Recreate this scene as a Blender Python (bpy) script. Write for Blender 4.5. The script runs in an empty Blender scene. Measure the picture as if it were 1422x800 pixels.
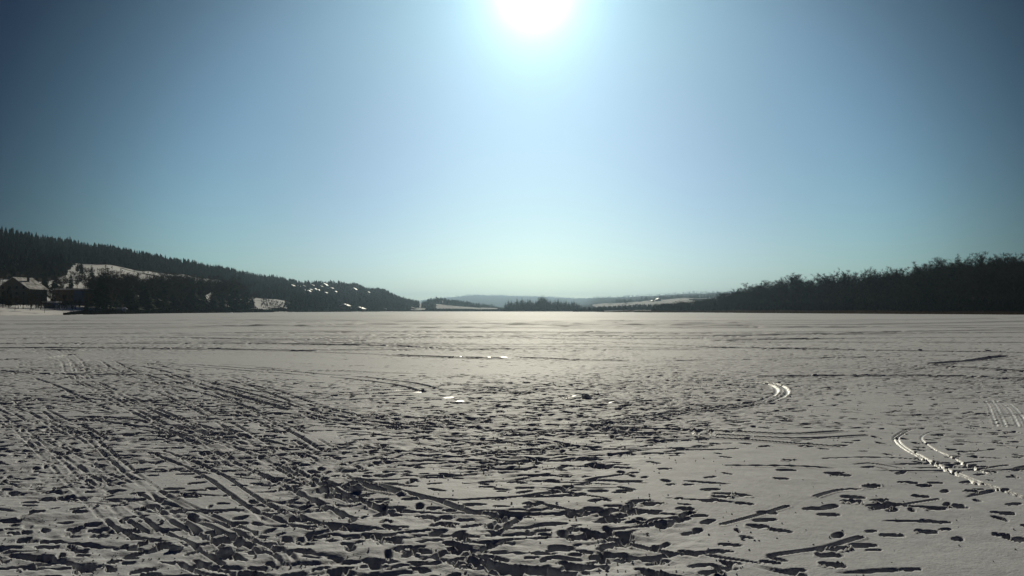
import bpy, bmesh, math, random
import numpy as np
from math import radians as R
from mathutils import Vector, Matrix

SC = bpy.context.scene
COL = SC.collection
random.seed(11)
rng = np.random.default_rng(7)

# ------------------------------------------------------------------ camera
F = 1183.0            # focal length, photo pixels (1422 wide)
CAM_H = 1.9
HOR = 431.0           # horizon row in the photo
cam = bpy.data.cameras.new('camera')
co = bpy.data.objects.new('camera', cam)
COL.objects.link(co)
co.location = (0, 0, CAM_H)
co.rotation_euler = (R(90) + math.atan((HOR - 400) / F), 0, 0)
cam.angle = 2 * math.atan(711 / F)
cam.clip_start = 0.1
cam.clip_end = 40000
SC.camera = co

# ------------------------------------------------------------------ world
SUN_EL, SUN_AZ = R(20.7), R(1.5)     # azimuth clockwise from +Y
sun_dir = Vector((math.sin(SUN_AZ) * math.cos(SUN_EL), math.cos(SUN_AZ) * math.cos(SUN_EL), math.sin(SUN_EL)))
W = bpy.data.worlds.new('World')
SC.world = W
W.use_nodes = True
nt = W.node_tree
N, L = nt.nodes, nt.links
bg = N['Background']
sky = N.new('ShaderNodeTexSky')
sky.sky_type = 'NISHITA'
sky.sun_disc = False
sky.sun_elevation = SUN_EL
sky.sun_rotation = SUN_AZ
sky.altitude = 500
sky.dust_density = 1.0
tc = N.new('ShaderNodeTexCoord')


def angle_to(vec):
    d = N.new('ShaderNodeVectorMath'); d.operation = 'DOT_PRODUCT'
    L.new(tc.outputs['Generated'], d.inputs[0]); d.inputs[1].default_value = vec
    a = N.new('ShaderNodeMath'); a.operation = 'ARCCOSINE'; a.use_clamp = False
    L.new(d.outputs['Value'], a.inputs[0])
    m = N.new('ShaderNodeMath'); m.operation = 'DIVIDE'
    L.new(a.outputs[0], m.inputs[0]); m.inputs[1].default_value = math.pi
    return m.outputs[0]


low = Vector((math.sin(SUN_AZ), math.cos(SUN_AZ), math.sin(R(2)))).normalized()
ramp = N.new('ShaderNodeValToRGB')       # brightness falls off away from the sun's side of the sky
L.new(angle_to(low), ramp.inputs[0])
cr = ramp.color_ramp
cr.interpolation = 'B_SPLINE'
stops = [(0, (.50, .76, 1.14)), (9, (.40, .65, 1.04)), (15, (.385, .63, .95)), (19, (.38, .68, .96)), (22.5, (.39, .71, 1.0)), (27, (.26, .48, .64)), (33, (.05, .125, .20)),
         (37, (.004, .05, .17)), (60, (.012, .052, .17)), (180, (.010, .046, .16))]
cr.elements[0].color = (*stops[0][1], 1)
cr.elements[1].position = 1
cr.elements[1].color = (*stops[-1][1], 1)
for deg, c in stops[1:-1]:
    cr.elements.new(deg / 180).color = (*c, 1)
mul = N.new('ShaderNodeMix'); mul.data_type = 'RGBA'; mul.blend_type = 'MULTIPLY'
mul.inputs[0].default_value = 1
L.new(sky.outputs[0], mul.inputs[6]); L.new(ramp.outputs[0], mul.inputs[7])
# the sun's own aureole: sum of bell curves of the angle to the sun
th = angle_to(sun_dir)
acc = None
for amp, wid, colr in ((25, 1.7, (1, 1, 1)), (9, 3.3, (.9, 1, 1)), (6, 5.2, (.5, .95, 1)), (2.2, 10, (.4, .8, 1))):
    dv = N.new('ShaderNodeMath'); dv.operation = 'MULTIPLY'; L.new(th, dv.inputs[0]); dv.inputs[1].default_value = 180 / wid
    sq = N.new('ShaderNodeMath'); sq.operation = 'MULTIPLY'; L.new(dv.outputs[0], sq.inputs[0]); L.new(dv.outputs[0], sq.inputs[1])
    ng = N.new('ShaderNodeMath'); ng.operation = 'MULTIPLY'; L.new(sq.outputs[0], ng.inputs[0]); ng.inputs[1].default_value = -1
    ex = N.new('ShaderNodeMath'); ex.operation = 'EXPONENT'; L.new(ng.outputs[0], ex.inputs[0])
    sc_ = N.new('ShaderNodeVectorMath'); sc_.operation = 'SCALE'
    sc_.inputs[0].default_value = [c * amp for c in colr]; L.new(ex.outputs[0], sc_.inputs['Scale'])
    if acc is None: acc = sc_.outputs[0]
    else:
        ad = N.new('ShaderNodeVectorMath'); ad.operation = 'ADD'; L.new(acc, ad.inputs[0]); L.new(sc_.outputs[0], ad.inputs[1]); acc = ad.outputs[0]
# the low sky is paler
sx = N.new('ShaderNodeSeparateXYZ'); L.new(tc.outputs['Generated'], sx.inputs[0])
m1 = N.new('ShaderNodeMath'); m1.operation = 'MAXIMUM'; L.new(sx.outputs['Z'], m1.inputs[0]); m1.inputs[1].default_value = 0
m2 = N.new('ShaderNodeMath'); m2.operation = 'MULTIPLY'; L.new(m1.outputs[0], m2.inputs[0]); m2.inputs[1].default_value = -10
m3 = N.new('ShaderNodeMath'); m3.operation = 'EXPONENT'; L.new(m2.outputs[0], m3.inputs[0])
m4 = N.new('ShaderNodeMath'); m4.operation = 'MULTIPLY_ADD'; L.new(m3.outputs[0], m4.inputs[0]); m4.inputs[1].default_value = .62; m4.inputs[2].default_value = .86
pale = N.new('ShaderNodeVectorMath'); pale.operation = 'SCALE'; L.new(mul.outputs[2], pale.inputs[0]); L.new(m4.outputs[0], pale.inputs['Scale'])
add = N.new('ShaderNodeMix'); add.data_type = 'RGBA'; add.blend_type = 'ADD'
add.inputs[0].default_value = 1
L.new(pale.outputs[0], add.inputs[6]); L.new(acc, add.inputs[7])
L.new(add.outputs[2], bg.inputs[0])
bg.inputs[1].default_value = 0.05

sl = bpy.data.lights.new('sun', 'SUN')
sl.energy = 4.3
sl.angle = R(0.5)
sl.color = (1.0, 0.935, 0.75)
so = bpy.data.objects.new('sun', sl)
COL.objects.link(so)
so.rotation_euler = sun_dir.to_track_quat('Z', 'Y').to_euler()

SC.view_settings.view_transform = 'Standard'
SC.view_settings.look = 'None'
SC.view_settings.exposure = 0
SC.view_settings.gamma = 1


# ------------------------------------------------------------------ materials
def mat(name, color, rough=.8, spec=.3, noise=None, bump=None):
    m = bpy.data.materials.new(name)
    m.use_nodes = True
    t = m.node_tree
    b = t.nodes['Principled BSDF']
    b.inputs['Base Color'].default_value = (*color, 1)
    b.inputs['Roughness'].default_value = rough
    b.inputs['Specular IOR Level'].default_value = spec
    if noise:
        sc, lo, hi = noise
        tcn = t.nodes.new('ShaderNodeTexCoord')
        n = t.nodes.new('ShaderNodeTexNoise')
        n.inputs['Scale'].default_value = sc
        n.inputs['Detail'].default_value = 5
        t.links.new(tcn.outputs['Object'], n.inputs['Vector'])
        r = t.nodes.new('ShaderNodeValToRGB')
        r.color_ramp.elements[0].position = .3
        r.color_ramp.elements[1].position = .7
        r.color_ramp.elements[0].color = (*[c * lo for c in color], 1)
        r.color_ramp.elements[1].color = (*[min(1, c * hi) for c in color], 1)
        t.links.new(n.outputs['Fac'], r.inputs[0])
        t.links.new(r.outputs[0], b.inputs['Base Color'])
    if bump:
        sc, st, dist = bump
        tcn = t.nodes.new('ShaderNodeTexCoord')
        n = t.nodes.new('ShaderNodeTexNoise')
        n.inputs['Scale'].default_value = sc
        n.inputs['Detail'].default_value = 6
        t.links.new(tcn.outputs['Object'], n.inputs['Vector'])
        bp = t.nodes.new('ShaderNodeBump')
        bp.inputs['Strength'].default_value = st
        bp.inputs['Distance'].default_value = dist
        t.links.new(n.outputs['Fac'], bp.inputs['Height'])
        t.links.new(bp.outputs[0], b.inputs['Normal'])
    return m


M = {}
M['snow'] = mat('snow', (.455, .465, .49), .7, .02, noise=(9, .90, 1.08), bump=(42, .55, .01))
sn = M['snow'].node_tree
sb = sn.nodes['Principled BSDF']
ia = sn.nodes.new('ShaderNodeAttribute'); ia.attribute_name = 'ice'     # sledge-polished snow
for inp, lo_, hi_ in (('Roughness', .7, .36), ('Specular IOR Level', .02, .6)):
    mr = sn.nodes.new('ShaderNodeMapRange')
    mr.inputs['To Min'].default_value = lo_; mr.inputs['To Max'].default_value = hi_
    sn.links.new(ia.outputs['Fac'], mr.inputs['Value'])
    sn.links.new(mr.outputs[0], sb.inputs[inp])
M['roof_snow'] = mat('roof_snow', (.80, .80, .80), .55, .025, bump=(3, .2, .03))
M['bark'] = mat('bark', (.07, .055, .04), .9, .1, noise=(3, .6, 1.4))
M['needles'] = mat('needles', (.03, .045, .028), .85, .02, noise=(.8, .5, 1.5))
M['needles_far'] = mat('needles_far', (.035, .05, .04), .85, 0, noise=(.05, .6, 1.4))
M['twigs'] = mat('twigs', (.05, .042, .035), .9, .02, noise=(.8, .6, 1.4))
M['reed'] = mat('reed', (.17, .115, .06), .8, .2, noise=(.4, .6, 1.4))
M['brush'] = mat('brush', (.045, .038, .032), .9, .02, noise=(.3, .6, 1.5))
M['plaster'] = mat('plaster', (.12, .11, .095), .8, .2, noise=(.6, .85, 1.1))
M['timber'] = mat('timber', (.12, .075, .045), .8, .2, noise=(1.5, .6, 1.4))
M['blue_paint'] = mat('blue_paint', (.03, .06, .20), .5, .4, noise=(1, .85, 1.1))
M['glass'] = mat('glass', (.02, .025, .03), .1, .5)
M['concrete'] = mat('concrete', (.72, .71, .68), .8, .2, noise=(.4, .9, 1.08))

M['roof_patchy'] = mat('roof_patchy', (.26, .26, .26), .8, .1, noise=(.5, .12, 2.2))
# ---- terrain material: snow with brushy woodland floor where the wood stands
m = bpy.data.materials.new('hill_ground')
m.use_nodes = True
t = m.node_tree
b = t.nodes['Principled BSDF']
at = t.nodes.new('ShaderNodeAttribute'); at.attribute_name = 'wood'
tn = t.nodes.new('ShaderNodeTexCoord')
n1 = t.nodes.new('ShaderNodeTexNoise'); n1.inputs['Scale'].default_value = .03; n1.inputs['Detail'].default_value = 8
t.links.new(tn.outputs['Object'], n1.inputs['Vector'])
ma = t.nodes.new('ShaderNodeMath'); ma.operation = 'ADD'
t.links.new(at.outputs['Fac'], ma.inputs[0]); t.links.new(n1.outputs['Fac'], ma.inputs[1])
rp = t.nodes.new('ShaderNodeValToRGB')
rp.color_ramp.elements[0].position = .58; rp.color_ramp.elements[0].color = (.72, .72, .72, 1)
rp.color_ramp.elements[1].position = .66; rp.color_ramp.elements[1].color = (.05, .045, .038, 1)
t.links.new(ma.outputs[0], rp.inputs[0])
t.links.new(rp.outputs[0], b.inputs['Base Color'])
b.inputs['Roughness'].default_value = .7
b.inputs['Specular IOR Level'].default_value = 0
M['hill'] = m


# ------------------------------------------------------------------ helpers
def link(name, me, material=None, parent=None, loc=None):
    o = bpy.data.objects.new(name, me)
    COL.objects.link(o)
    if material is not None and me is not None and not me.materials:
        me.materials.append(material)
    if parent is not None:
        o.parent = parent
    if loc is not None:
        o.location = loc
    return o


def mesh_from(name, V, Fc, smooth=False):
    me = bpy.data.meshes.new(name)
    me.from_pydata([tuple(map(float, v)) for v in V], [], [tuple(f) for f in Fc])
    if smooth:
        me.polygons.foreach_set('use_smooth', [True] * len(me.polygons))
    me.update()
    return me


def mesh_np(name, V, quads=None, tris=None, smooth=False):
    """fast mesh from numpy arrays"""
    V = np.asarray(V, dtype=np.float32).reshape(-1, 3)
    me = bpy.data.meshes.new(name)
    me.vertices.add(len(V))
    me.vertices.foreach_set('co', V.ravel())
    parts, starts, pos = [], [], 0
    nq = 0 if quads is None else len(quads)
    ntq = 0 if tris is None else len(tris)
    li = []
    if nq:
        li.append(np.asarray(quads, np.int32).ravel())
    if ntq:
        li.append(np.asarray(tris, np.int32).ravel())
    li = np.concatenate(li)
    ls = np.concatenate([np.arange(nq) * 4, nq * 4 + np.arange(ntq) * 3]).astype(np.int32)
    me.loops.add(len(li))
    me.loops.foreach_set('vertex_index', li)
    me.polygons.add(nq + ntq)
    me.polygons.foreach_set('loop_start', ls)
    if smooth:
        me.polygons.foreach_set('use_smooth', np.ones(nq + ntq, dtype=bool))
    me.update(calc_edges=True)
    return me


def tag(o, label, cat, group=None, kind=None):
    if label: o['label'] = label
    if cat: o['category'] = cat
    if group: o['group'] = group
    if kind: o['kind'] = kind
    return o


def thing(name, label, cat, loc, rz=0, group=None):
    o = bpy.data.objects.new(name, None)
    o.empty_display_size = .3
    COL.objects.link(o)
    o.location = loc
    o.rotation_euler = (0, 0, rz)
    return tag(o, label, cat, group)


def copy_tree(root, loc, rz=0, s=(1, 1, 1), label=None, group=None):
    r = root.copy()
    COL.objects.link(r)
    r.location = loc; r.rotation_euler = (0, 0, rz); r.scale = s
    if label: r['label'] = label
    if group: r['group'] = group
    for ch in root.children:
        c = ch.copy(); COL.objects.link(c); c.parent = r
    return r


def hash2(ix, iy, seed):
    h = (ix * 374761393 + iy * 668265263 + seed * 1442695041) & 0xffffffff
    h = ((h ^ (h >> 13)) * 1274126177) & 0xffffffff
    return ((h ^ (h >> 16)) & 0xffff) / 65535.0


def vnoise(x, y, seed=0):
    ix = np.floor(x).astype(np.int64); iy = np.floor(y).astype(np.int64)
    fx = x - ix; fy = y - iy
    fx = fx * fx * (3 - 2 * fx); fy = fy * fy * (3 - 2 * fy)
    a = hash2(ix, iy, seed); b_ = hash2(ix + 1, iy, seed)
    c = hash2(ix, iy + 1, seed); d = hash2(ix + 1, iy + 1, seed)
    return (a * (1 - fx) + b_ * fx) * (1 - fy) + (c * (1 - fx) + d * fx) * fy - .5


def fbm(x, y, seed=0, octs=4):
    r = 0; a = 1.0
    for k in range(octs):
        r = r + a * vnoise(x * 2 ** k + 17.3 * k, y * 2 ** k - 9.1 * k, seed + k)
        a *= .5
    return r


def gp(px, py):
    """point of the frozen lake seen at photo pixel px, py"""
    D = CAM_H * F / (py - HOR)
    return (px - 711) / F * D, D


# ------------------------------------------------------------------ terrain height
KEYS = [
    (-700, 250, [(320, 4), (500, 35), (900, 110), (1300, 140), (2500, 120), (9000, 80)]),
    (0, 320, [(350, 2.5), (450, 8), (600, 22), (750, 38), (1100, 93), (1600, 85), (3000, 60), (9000, 60)]),
    (95, 350, [(385, 2), (470, 6), (600, 18), (760, 34), (1000, 60), (1350, 101), (2200, 80), (9000, 60)]),
    (150, 410, [(470, 4), (600, 14), (800, 34), (1000, 58), (1400, 94), (2200, 70), (9000, 60)]),
    (200, 480, [(540, 4), (700, 16), (1000, 48), (1450, 87), (2200, 70), (9000, 60)]),
    (250, 560, [(640, 4), (800, 16), (1050, 46), (1500, 75), (2300, 60), (9000, 60)]),
    (300, 650, [(740, 3), (900, 16), (1150, 44), (1550, 65), (2300, 50), (9000, 50)]),
    (380, 850, [(1000, 14), (1100, 17), (1400, 35), (1700, 56), (2300, 45), (9000, 45)]),
    (440, 1000, [(1100, 4), (1300, 18), (1600, 42), (1800, 46), (2300, 40), (9000, 45)]),
    (490, 1150, [(1250, 4), (1500, 22), (1800, 48), (2300, 38), (9000, 45)]),
    (530, 1300, [(1380, 4), (1550, 18), (1800, 38), (2400, 25), (9000, 45)]),
    (560, 1400, [(1500, 3), (1800, 20), (2400, 12), (9000, 60)]),
    (590, 1480, [(1600, 5), (1850, 16), (2200, 17), (2600, 12), (5000, 20), (10500, 132), (12500, 120)]),
    (660, 1500, [(1700, 3), (2200, 12), (2600, 8), (5500, 15), (10500, 192), (12500, 150)]),
    (740, 1500, [(1700, 2), (2600, 5), (5500, 15), (10500, 176), (12500, 150)]),
    (800, 1450, [(1700, 2), (2600, 6), (5500, 35), (10500, 150), (12500, 130)]),
    (835, 1000, [(1150, 1), (1600, 4), (2200, 18), (3000, 20), (5800, 86), (10500, 140), (12500, 120)]),
    (900, 800, [(830, .6), (1300, 3), (1800, 17), (2200, 26), (3000, 24), (5800, 98), (10500, 135)]),
    (960, 780, [(810, .8), (1300, 5), (1900, 27), (2200, 33), (3000, 36), (5800, 116), (10500, 135)]),
    (1030, 650, [(700, 2), (900, 4), (1500, 12), (2200, 34), (3000, 45), (5800, 126), (10500, 135)]),
    (1100, 560, [(600, 1.5), (750, 6), (1000, 10), (3000, 60), (9000, 90)]),
    (1250, 460, [(500, 2), (650, 12), (900, 22), (2000, 40), (9000, 80)]),
    (1422, 380, [(420, 2.5), (600, 20), (800, 30), (2000, 45), (9000, 80)]),
    (2300, 250, [(300, 4), (600, 25), (2000, 60), (9000, 80)]),
]
KPX = np.array([k[0] for k in KEYS], float)
KS = np.array([k[1] for k in KEYS], float)
TT = np.linspace(math.log(.7), math.log(40), 160)
KZ = []
for px_, S_, pr in KEYS:
    ts = [math.log(.7), math.log(.9), 0] + [math.log(d / S_) for d, z in pr]
    zs = [-1.5, -1.2, 0] + [z for d, z in pr]
    KZ.append(np.interp(TT, ts, zs))
KZ = np.array(KZ)


def height(x, D):
    x = np.asarray(x, float); D = np.asarray(D, float)
    px = x / D * F + 711
    px = np.clip(px, KPX[0], KPX[-1] - 1e-3)
    i = np.clip(np.searchsorted(KPX, px, side='right') - 1, 0, len(KPX) - 2)
    f = (px - KPX[i]) / (KPX[i + 1] - KPX[i])
    f = f * f * (3 - 2 * f) * .5 + f * .5
    S = KS[i] * (1 - f) + KS[i + 1] * f
    S = S * (1 + .03 * fbm(x / 60, D / 200, 5, 3))
    tt = np.log(D / S)
    ti = np.clip((tt - TT[0]) / (TT[1] - TT[0]), 0, len(TT) - 1.001)
    j = ti.astype(int); g = ti - j
    za = KZ[i, j] * (1 - g) + KZ[i, j + 1] * g
    zb = KZ[i + 1, j] * (1 - g) + KZ[i + 1, j + 1] * g
    z = za * (1 - f) + zb * f
    up = np.clip(z / 6, 0, 1)
    z = z + up * (fbm(x / 45, D / 45, 9, 4) * np.clip(D / 1500, .15, 2.5) * 3.0)
    # the small wooded island in front of the far shore
    r = ((x - 62) / 78) ** 2 + ((D - 1400) / 30) ** 2
    z = np.maximum(z, np.minimum(1.8, 3 * (1 - r)) - 1.5 * (r > 1))
    return z


def hz(x, D):
    return float(height(np.array([x]), np.array([D]))[0])


# regions (photo columns and distance) that are wooded
def wooded(px, D):
    px = np.asarray(px, float); D = np.asarray(D, float)
    w = np.zeros(np.broadcast(px, D).shape)
    lim = np.interp(px, [-700, 60, 85, 105, 150, 200, 250, 300, 340, 400, 560, 600], [560, 640, 700, 930, 960, 985, 1035, 1135, 1100, 1070, 1500, 1650])
    w = np.where((px < 602) & (D > lim) & (D < 5000), 1, w)
    w = np.where((px >= 405) & (px < 602) & (D > 1.025 * np.interp(px, KPX, KS)) & (D < 5000), 1, w)
    w = np.where((px >= 340) & (px < 400) & (D > 1060) & (D < 2600), 1, w)
    w = np.where((px > 584) & (px < 692) & (D > 1950) & (D < 2500), 1, w)
    w = np.where((px > 690) & (px < 822) & (D > 1500), 1, w)
    w = np.where((px > 985 + 30 * np.sin(D / 170)) & (D > np.interp(px, [1010, 1100, 1422, 2300], [700, 585, 400, 270])) & (D < 3000), 1, w)
    w = np.where((px > 690) & (px < 1100) & (D > 3300), 1, w)
    w = np.where((px > 560) & (px <= 690) & (D > 2500), 1, w)
    return w


PXs = np.linspace(-820, 2240, 520)
Ds = np.concatenate([np.geomspace(235, 2600, 150), np.geomspace(2650, 12800, 55)])
DD, PP = np.meshgrid(Ds, PXs, indexing='ij')
XX = (PP - 711) / F * DD
ZZ = height(XX, DD)
nr, nc = ZZ.shape
idx = np.arange(nr * nc).reshape(nr, nc)
q = np.stack([idx[:-1, :-1], idx[:-1, 1:], idx[1:, 1:], idx[1:, :-1]], -1).reshape(-1, 4)
V = np.stack([XX, DD, ZZ], -1).reshape(-1, 3)
me = mesh_np('hills', V, quads=q, smooth=True)
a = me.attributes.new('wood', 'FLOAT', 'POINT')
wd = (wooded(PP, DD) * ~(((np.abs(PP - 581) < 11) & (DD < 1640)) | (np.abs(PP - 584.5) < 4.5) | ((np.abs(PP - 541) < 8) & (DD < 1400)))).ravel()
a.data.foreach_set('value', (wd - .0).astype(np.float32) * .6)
hills = link('hills', me, M['hill'])
hills['kind'] = 'structure'

# ------------------------------------------------------------------ the frozen lake: trodden snow
SEG = []


def add_seg(ys, us):
    SEG.append(dict(y=np.asarray(ys), u=np.asarray(us)))


def rows(y0, y1, d0, d1):
    ys = [y0]
    while ys[-1] < y1:
        f = (ys[-1] - y0) / (y1 - y0)
        ys.append(ys[-1] + d0 * (d1 / d0) ** f)
    return np.array(ys) * 1.0 * (1) if abs(ys[-1] - y1) < 1e-9 else np.array(ys[:-1] + [y1])


UMAX = .73
nf = 1000
add_seg(rows(4.3, 11, .022, .026), np.linspace(-UMAX, UMAX, nf + 1))
add_seg(rows(11, 26, .025, .055), np.linspace(-UMAX, UMAX, nf + 1))
add_seg(rows(26, 62, .055, .32), np.linspace(-UMAX, UMAX, nf + 1))
add_seg(rows(62, 300, .36, 5), np.linspace(-UMAX, UMAX, nf // 2 + 1))
add_seg(rows(300, 1700, 5, 60), np.linspace(-UMAX, UMAX, nf // 4 + 1))
for s in SEG:
    s['x'] = s['y'][:, None] * s['u'][None, :]
    s['z'] = np.zeros(s['x'].shape)
    s['ice'] = np.zeros(s['x'].shape, np.float32)
    s['Y'] = np.broadcast_to(s['y'][:, None], s['x'].shape)

# how trodden the snow is, over photo rows (py) and columns (px)
DC = [0, 150, 300, 450, 600, 750, 900, 1050, 1200, 1350, 1422]
DR = [440, 460, 475, 488, 500, 515, 530, 545, 560, 575, 590, 605, 620, 640, 660, 690, 720, 760, 800]
DT = np.array([
    [.12] * 11,
    [.25, .28, .25, .3, .35, .3, .2, .18, .15, .12, .12],
    [.3, .35, .4, .6, .75, .6, .35, .25, .3, .25, .25],
    [.4, .6, .35, .25, .45, .75, .6, .5, .5, .5, .4],
    [.3, .8, .05, .02, .08, .45, .6, .8, .6, .5, .5],
    [.6, .9, .2, .1, .25, .4, .9, .9, .5, .6, .5],
    [.3, .7, .4, .25, .4, .8, 1, 1, .6, .8, .6],
    [.5, .6, .5, .35, .35, 1, 1, .9, .25, .6, .5],
    [.9, .8, .8, .4, .4, 1, 1, .8, .15, .5, .5],
    [.2, .12, .7, .9, .8, 1, 1, .5, .6, .5, .4],
    [.9, .9, .2, .5, 1, 1, 1, .5, .35, .5, .3],
    [1, 1, .9, .15, 1, 1, .9, .1, .2, .4, .3],
    [1, .9, .9, .9, 1, 1, .6, .06, .12, .4, .2],
    [1, .9, .9, .9, .9, 1, .6, .05, .07, .3, .2],
    [.9, .7, .4, .8, .5, .8, .1, .06, .06, .4, .15],
    [.4, .7, .15, .8, .2, .25, .12, .10, .12, .12, .06],
    [.8, .9, .3, 1, .6, .7, .5, .15, .12, .12, .04],
    [1, 1, .4, 1, 1, .8, .6, .12, .05, .04, .06],
    [1, 1, .25, .9, 1, .9, .6, .15, .03, .06, .06]])


def trodden(x, y):
    px = np.clip(x / y * F + 711, 0, 1421.9)
    py = np.clip(CAM_H * F / y + HOR, 440, 799.9)
    ci = np.clip(np.searchsorted(DC, px, side='right') - 1, 0, len(DC) - 2)
    ri = np.clip(np.searchsorted(DR, py, side='right') - 1, 0, len(DR) - 2)
    DCa, DRa = np.array(DC), np.array(DR)
    fx = (px - DCa[ci]) / (DCa[ci + 1] - DCa[ci]); fy = (py - DRa[ri]) / (DRa[ri + 1] - DRa[ri])
    return (DT[ri, ci] * (1 - fx) + DT[ri, ci + 1] * fx) * (1 - fy) + (DT[ri + 1, ci] * (1 - fx) + DT[ri + 1, ci + 1] * fx) * fy


# base relief
for s in SEG:
    x, y = s['x'], s['Y']
    d = trodden(x, y)
    d = d + .5 * vnoise(x / 1.3, y / 1.3, 77) * (d > .04)
    tr = np.clip((d - .35) / .3, 0, 1)
    s['tr'] = tr
    near = np.clip((70 - y) / 30, 0, 1)
    z = .05 * fbm(x / 9, y / 9, 1, 3) + .012 * fbm(x / 1.5, y / .9, 21, 3)
    z = z + .006 * vnoise(x / .35, y / .25, 31) * near
    z = z + np.clip((y - 45) / 60, 0, 1) * .05 * fbm(x / 14, y / 3.5, 91, 2)
    if s['y'][0] < 62:
        lump = fbm(x / .34, y / .22, 3, 3)
        z = z + tr * near * (.030 * lump - .010)
        z = z + tr * near * .010 * vnoise(x / .07, y / .07, 14)
        z = z + .0022 * vnoise(x / .045, y / .045, 51) * near
    s['z'][:] = z


def stamp(cx, cy, ang, Lh, Wh, depth, rim=.0, steep=.30, taper=0.0):
    """a foot-shaped hollow (half length Lh, half width Wh) with a low broken rim"""
    RR = max(Lh, Wh) * 1.7
    ca, sa = math.cos(ang), math.sin(ang)
    for s in SEG:
        ys = s['y']
        if cy + RR < ys[0] or cy - RR > ys[-1]: continue
        j0, j1 = np.searchsorted(ys, cy - RR), np.searchsorted(ys, cy + RR)
        if j1 <= j0: continue
        u = s['u']
        i0, i1 = np.searchsorted(u, (cx - RR) / max(cy - RR * np.sign(cx), .1) - 1e-4), np.searchsorted(u, (cx + RR) / max(cy + RR * np.sign(cx), .1) + 1e-4)
        if i1 <= i0: continue
        X = s['x'][j0:j1, i0:i1] - cx
        Y = s['Y'][j0:j1, i0:i1] - cy
        a_ = (X * ca + Y * sa) / Lh
        b_ = (-X * sa + Y * ca) / (Wh * (1 - taper * np.clip(a_, -1, 1)))
        r = np.sqrt(np.abs(a_) ** 2.3 + np.abs(b_) ** 2.3)
        msk = np.clip((1.05 - r) / steep, 0, 1)
        z = s['z'][j0:j1, i0:i1]
        fl = -depth * (1 + .35 * a_)
        z2 = z * (1 - msk) + np.minimum(z, fl) * msk
        if rim:
            ring = np.exp(-((r - 1.22) / .17) ** 2)
            z2 = z2 + rim * ring * np.clip(.5 + 1.8 * vnoise((X + cx) * 16, (Y + cy) * 16, 3), 0, 2)
        s['z'][j0:j1, i0:i1] = z2


def groove(pts, offs=(0,), w=.05, depth=.05, rim=.015, wob=.01, chop=0, ice=0, seed=0):
    """parallel grooves pressed along a polyline given in photo pixels"""
    P = np.array([gp(*p) for p in pts])
    # smooth (Catmull-Rom) in world space
    Q = []
    n = len(P)
    for k in range(n - 1):
        p0, p1, p2, p3 = P[max(k - 1, 0)], P[k], P[k + 1], P[min(k + 2, n - 1)]
        seg = np.linalg.norm(p2 - p1)
        for tt in np.linspace(0, 1, max(3, int(seg / max(.25, .02 * p1[1]))), endpoint=False):
            Q.append(.5 * ((2 * p1) + (-p0 + p2) * tt + (2 * p0 - 5 * p1 + 4 * p2 - p3) * tt ** 2 + (-p0 + 3 * p1 - 3 * p2 + p3) * tt ** 3))
    Q.append(P[-1])
    Q = np.array(Q)
    R_ = w * 2.6
    dist = {}
    T = np.gradient(Q, axis=0)
    T /= np.linalg.norm(T, axis=1)[:, None] + 1e-9
    Nn = np.stack([-T[:, 1], T[:, 0]], 1)
    arc = np.concatenate([[0], np.cumsum(np.linalg.norm(np.diff(Q, axis=0), axis=1))])
    for off in offs:
        C = Q + Nn * (off + wob * 2 * vnoise(arc * 1.5, arc * 0 + off * 7, seed))[:, None]
        for k in range(len(C) - 1):
            if chop and random.random() < chop: continue
            a0, b0 = C[k], C[k + 1]
            ylo, yhi = min(a0[1], b0[1]) - R_, max(a0[1], b0[1]) + R_
            for si, s in enumerate(SEG):
                ys = s['y']
                if yhi < ys[0] or ylo > ys[-1]: continue
                j0, j1 = np.searchsorted(ys, ylo), np.searchsorted(ys, yhi)
                if j1 <= j0: continue
                xs = (min(a0[0], b0[0]) - R_, max(a0[0], b0[0]) + R_)
                us = [xx / yy for xx in xs for yy in (max(ylo, .1), yhi)]
                i0, i1 = np.searchsorted(s['u'], min(us)), np.searchsorted(s['u'], max(us))
                if i1 <= i0: continue
                if si not in dist:
                    dist[si] = [np.full(s['z'].shape, 99.0, np.float32), j0, j1, i0, i1]
                e = dist[si]
                e[1] = min(e[1], j0); e[2] = max(e[2], j1); e[3] = min(e[3], i0); e[4] = max(e[4], i1)
                X = s['x'][j0:j1, i0:i1]; Y = s['Y'][j0:j1, i0:i1]
                d = b0 - a0
                tt = np.clip(((X - a0[0]) * d[0] + (Y - a0[1]) * d[1]) / (d @ d + 1e-9), 0, 1)
                r = np.hypot(X - a0[0] - tt * d[0], Y - a0[1] - tt * d[1]) / w
                sub = e[0][j0:j1, i0:i1]
                np.minimum(sub, r, out=sub)
    for si, (dm, j0, j1, i0, i1) in dist.items():
        s = SEG[si]
        r = dm[j0:j1, i0:i1]
        z = s['z'][j0:j1, i0:i1]
        X = s['x'][j0:j1, i0:i1]; Y = s['Y'][j0:j1, i0:i1]
        if w < .1 and not ice:
            fade = np.clip(.7 + 1.9 * vnoise(X / .8, Y / .8, seed + 60), .0, 1)
        else:
            fade = 1
        msk = np.clip((1.15 - r) / .5, 0, 1) * fade
        z2 = z * (1 - msk) + np.minimum(z, -depth) * msk
        z2 = z2 + rim * fade * np.exp(-((r - 1.5) / .35) ** 2)
        if ice:
            q = s['ice'][j0:j1, i0:i1]
            np.maximum(q, ice * fade * np.clip(1.5 - r, 0, 1), out=q)
        s['z'][j0:j1, i0:i1] = z2


# ---- footprints: walking trails, then scattered steps
n_st = 0


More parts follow.
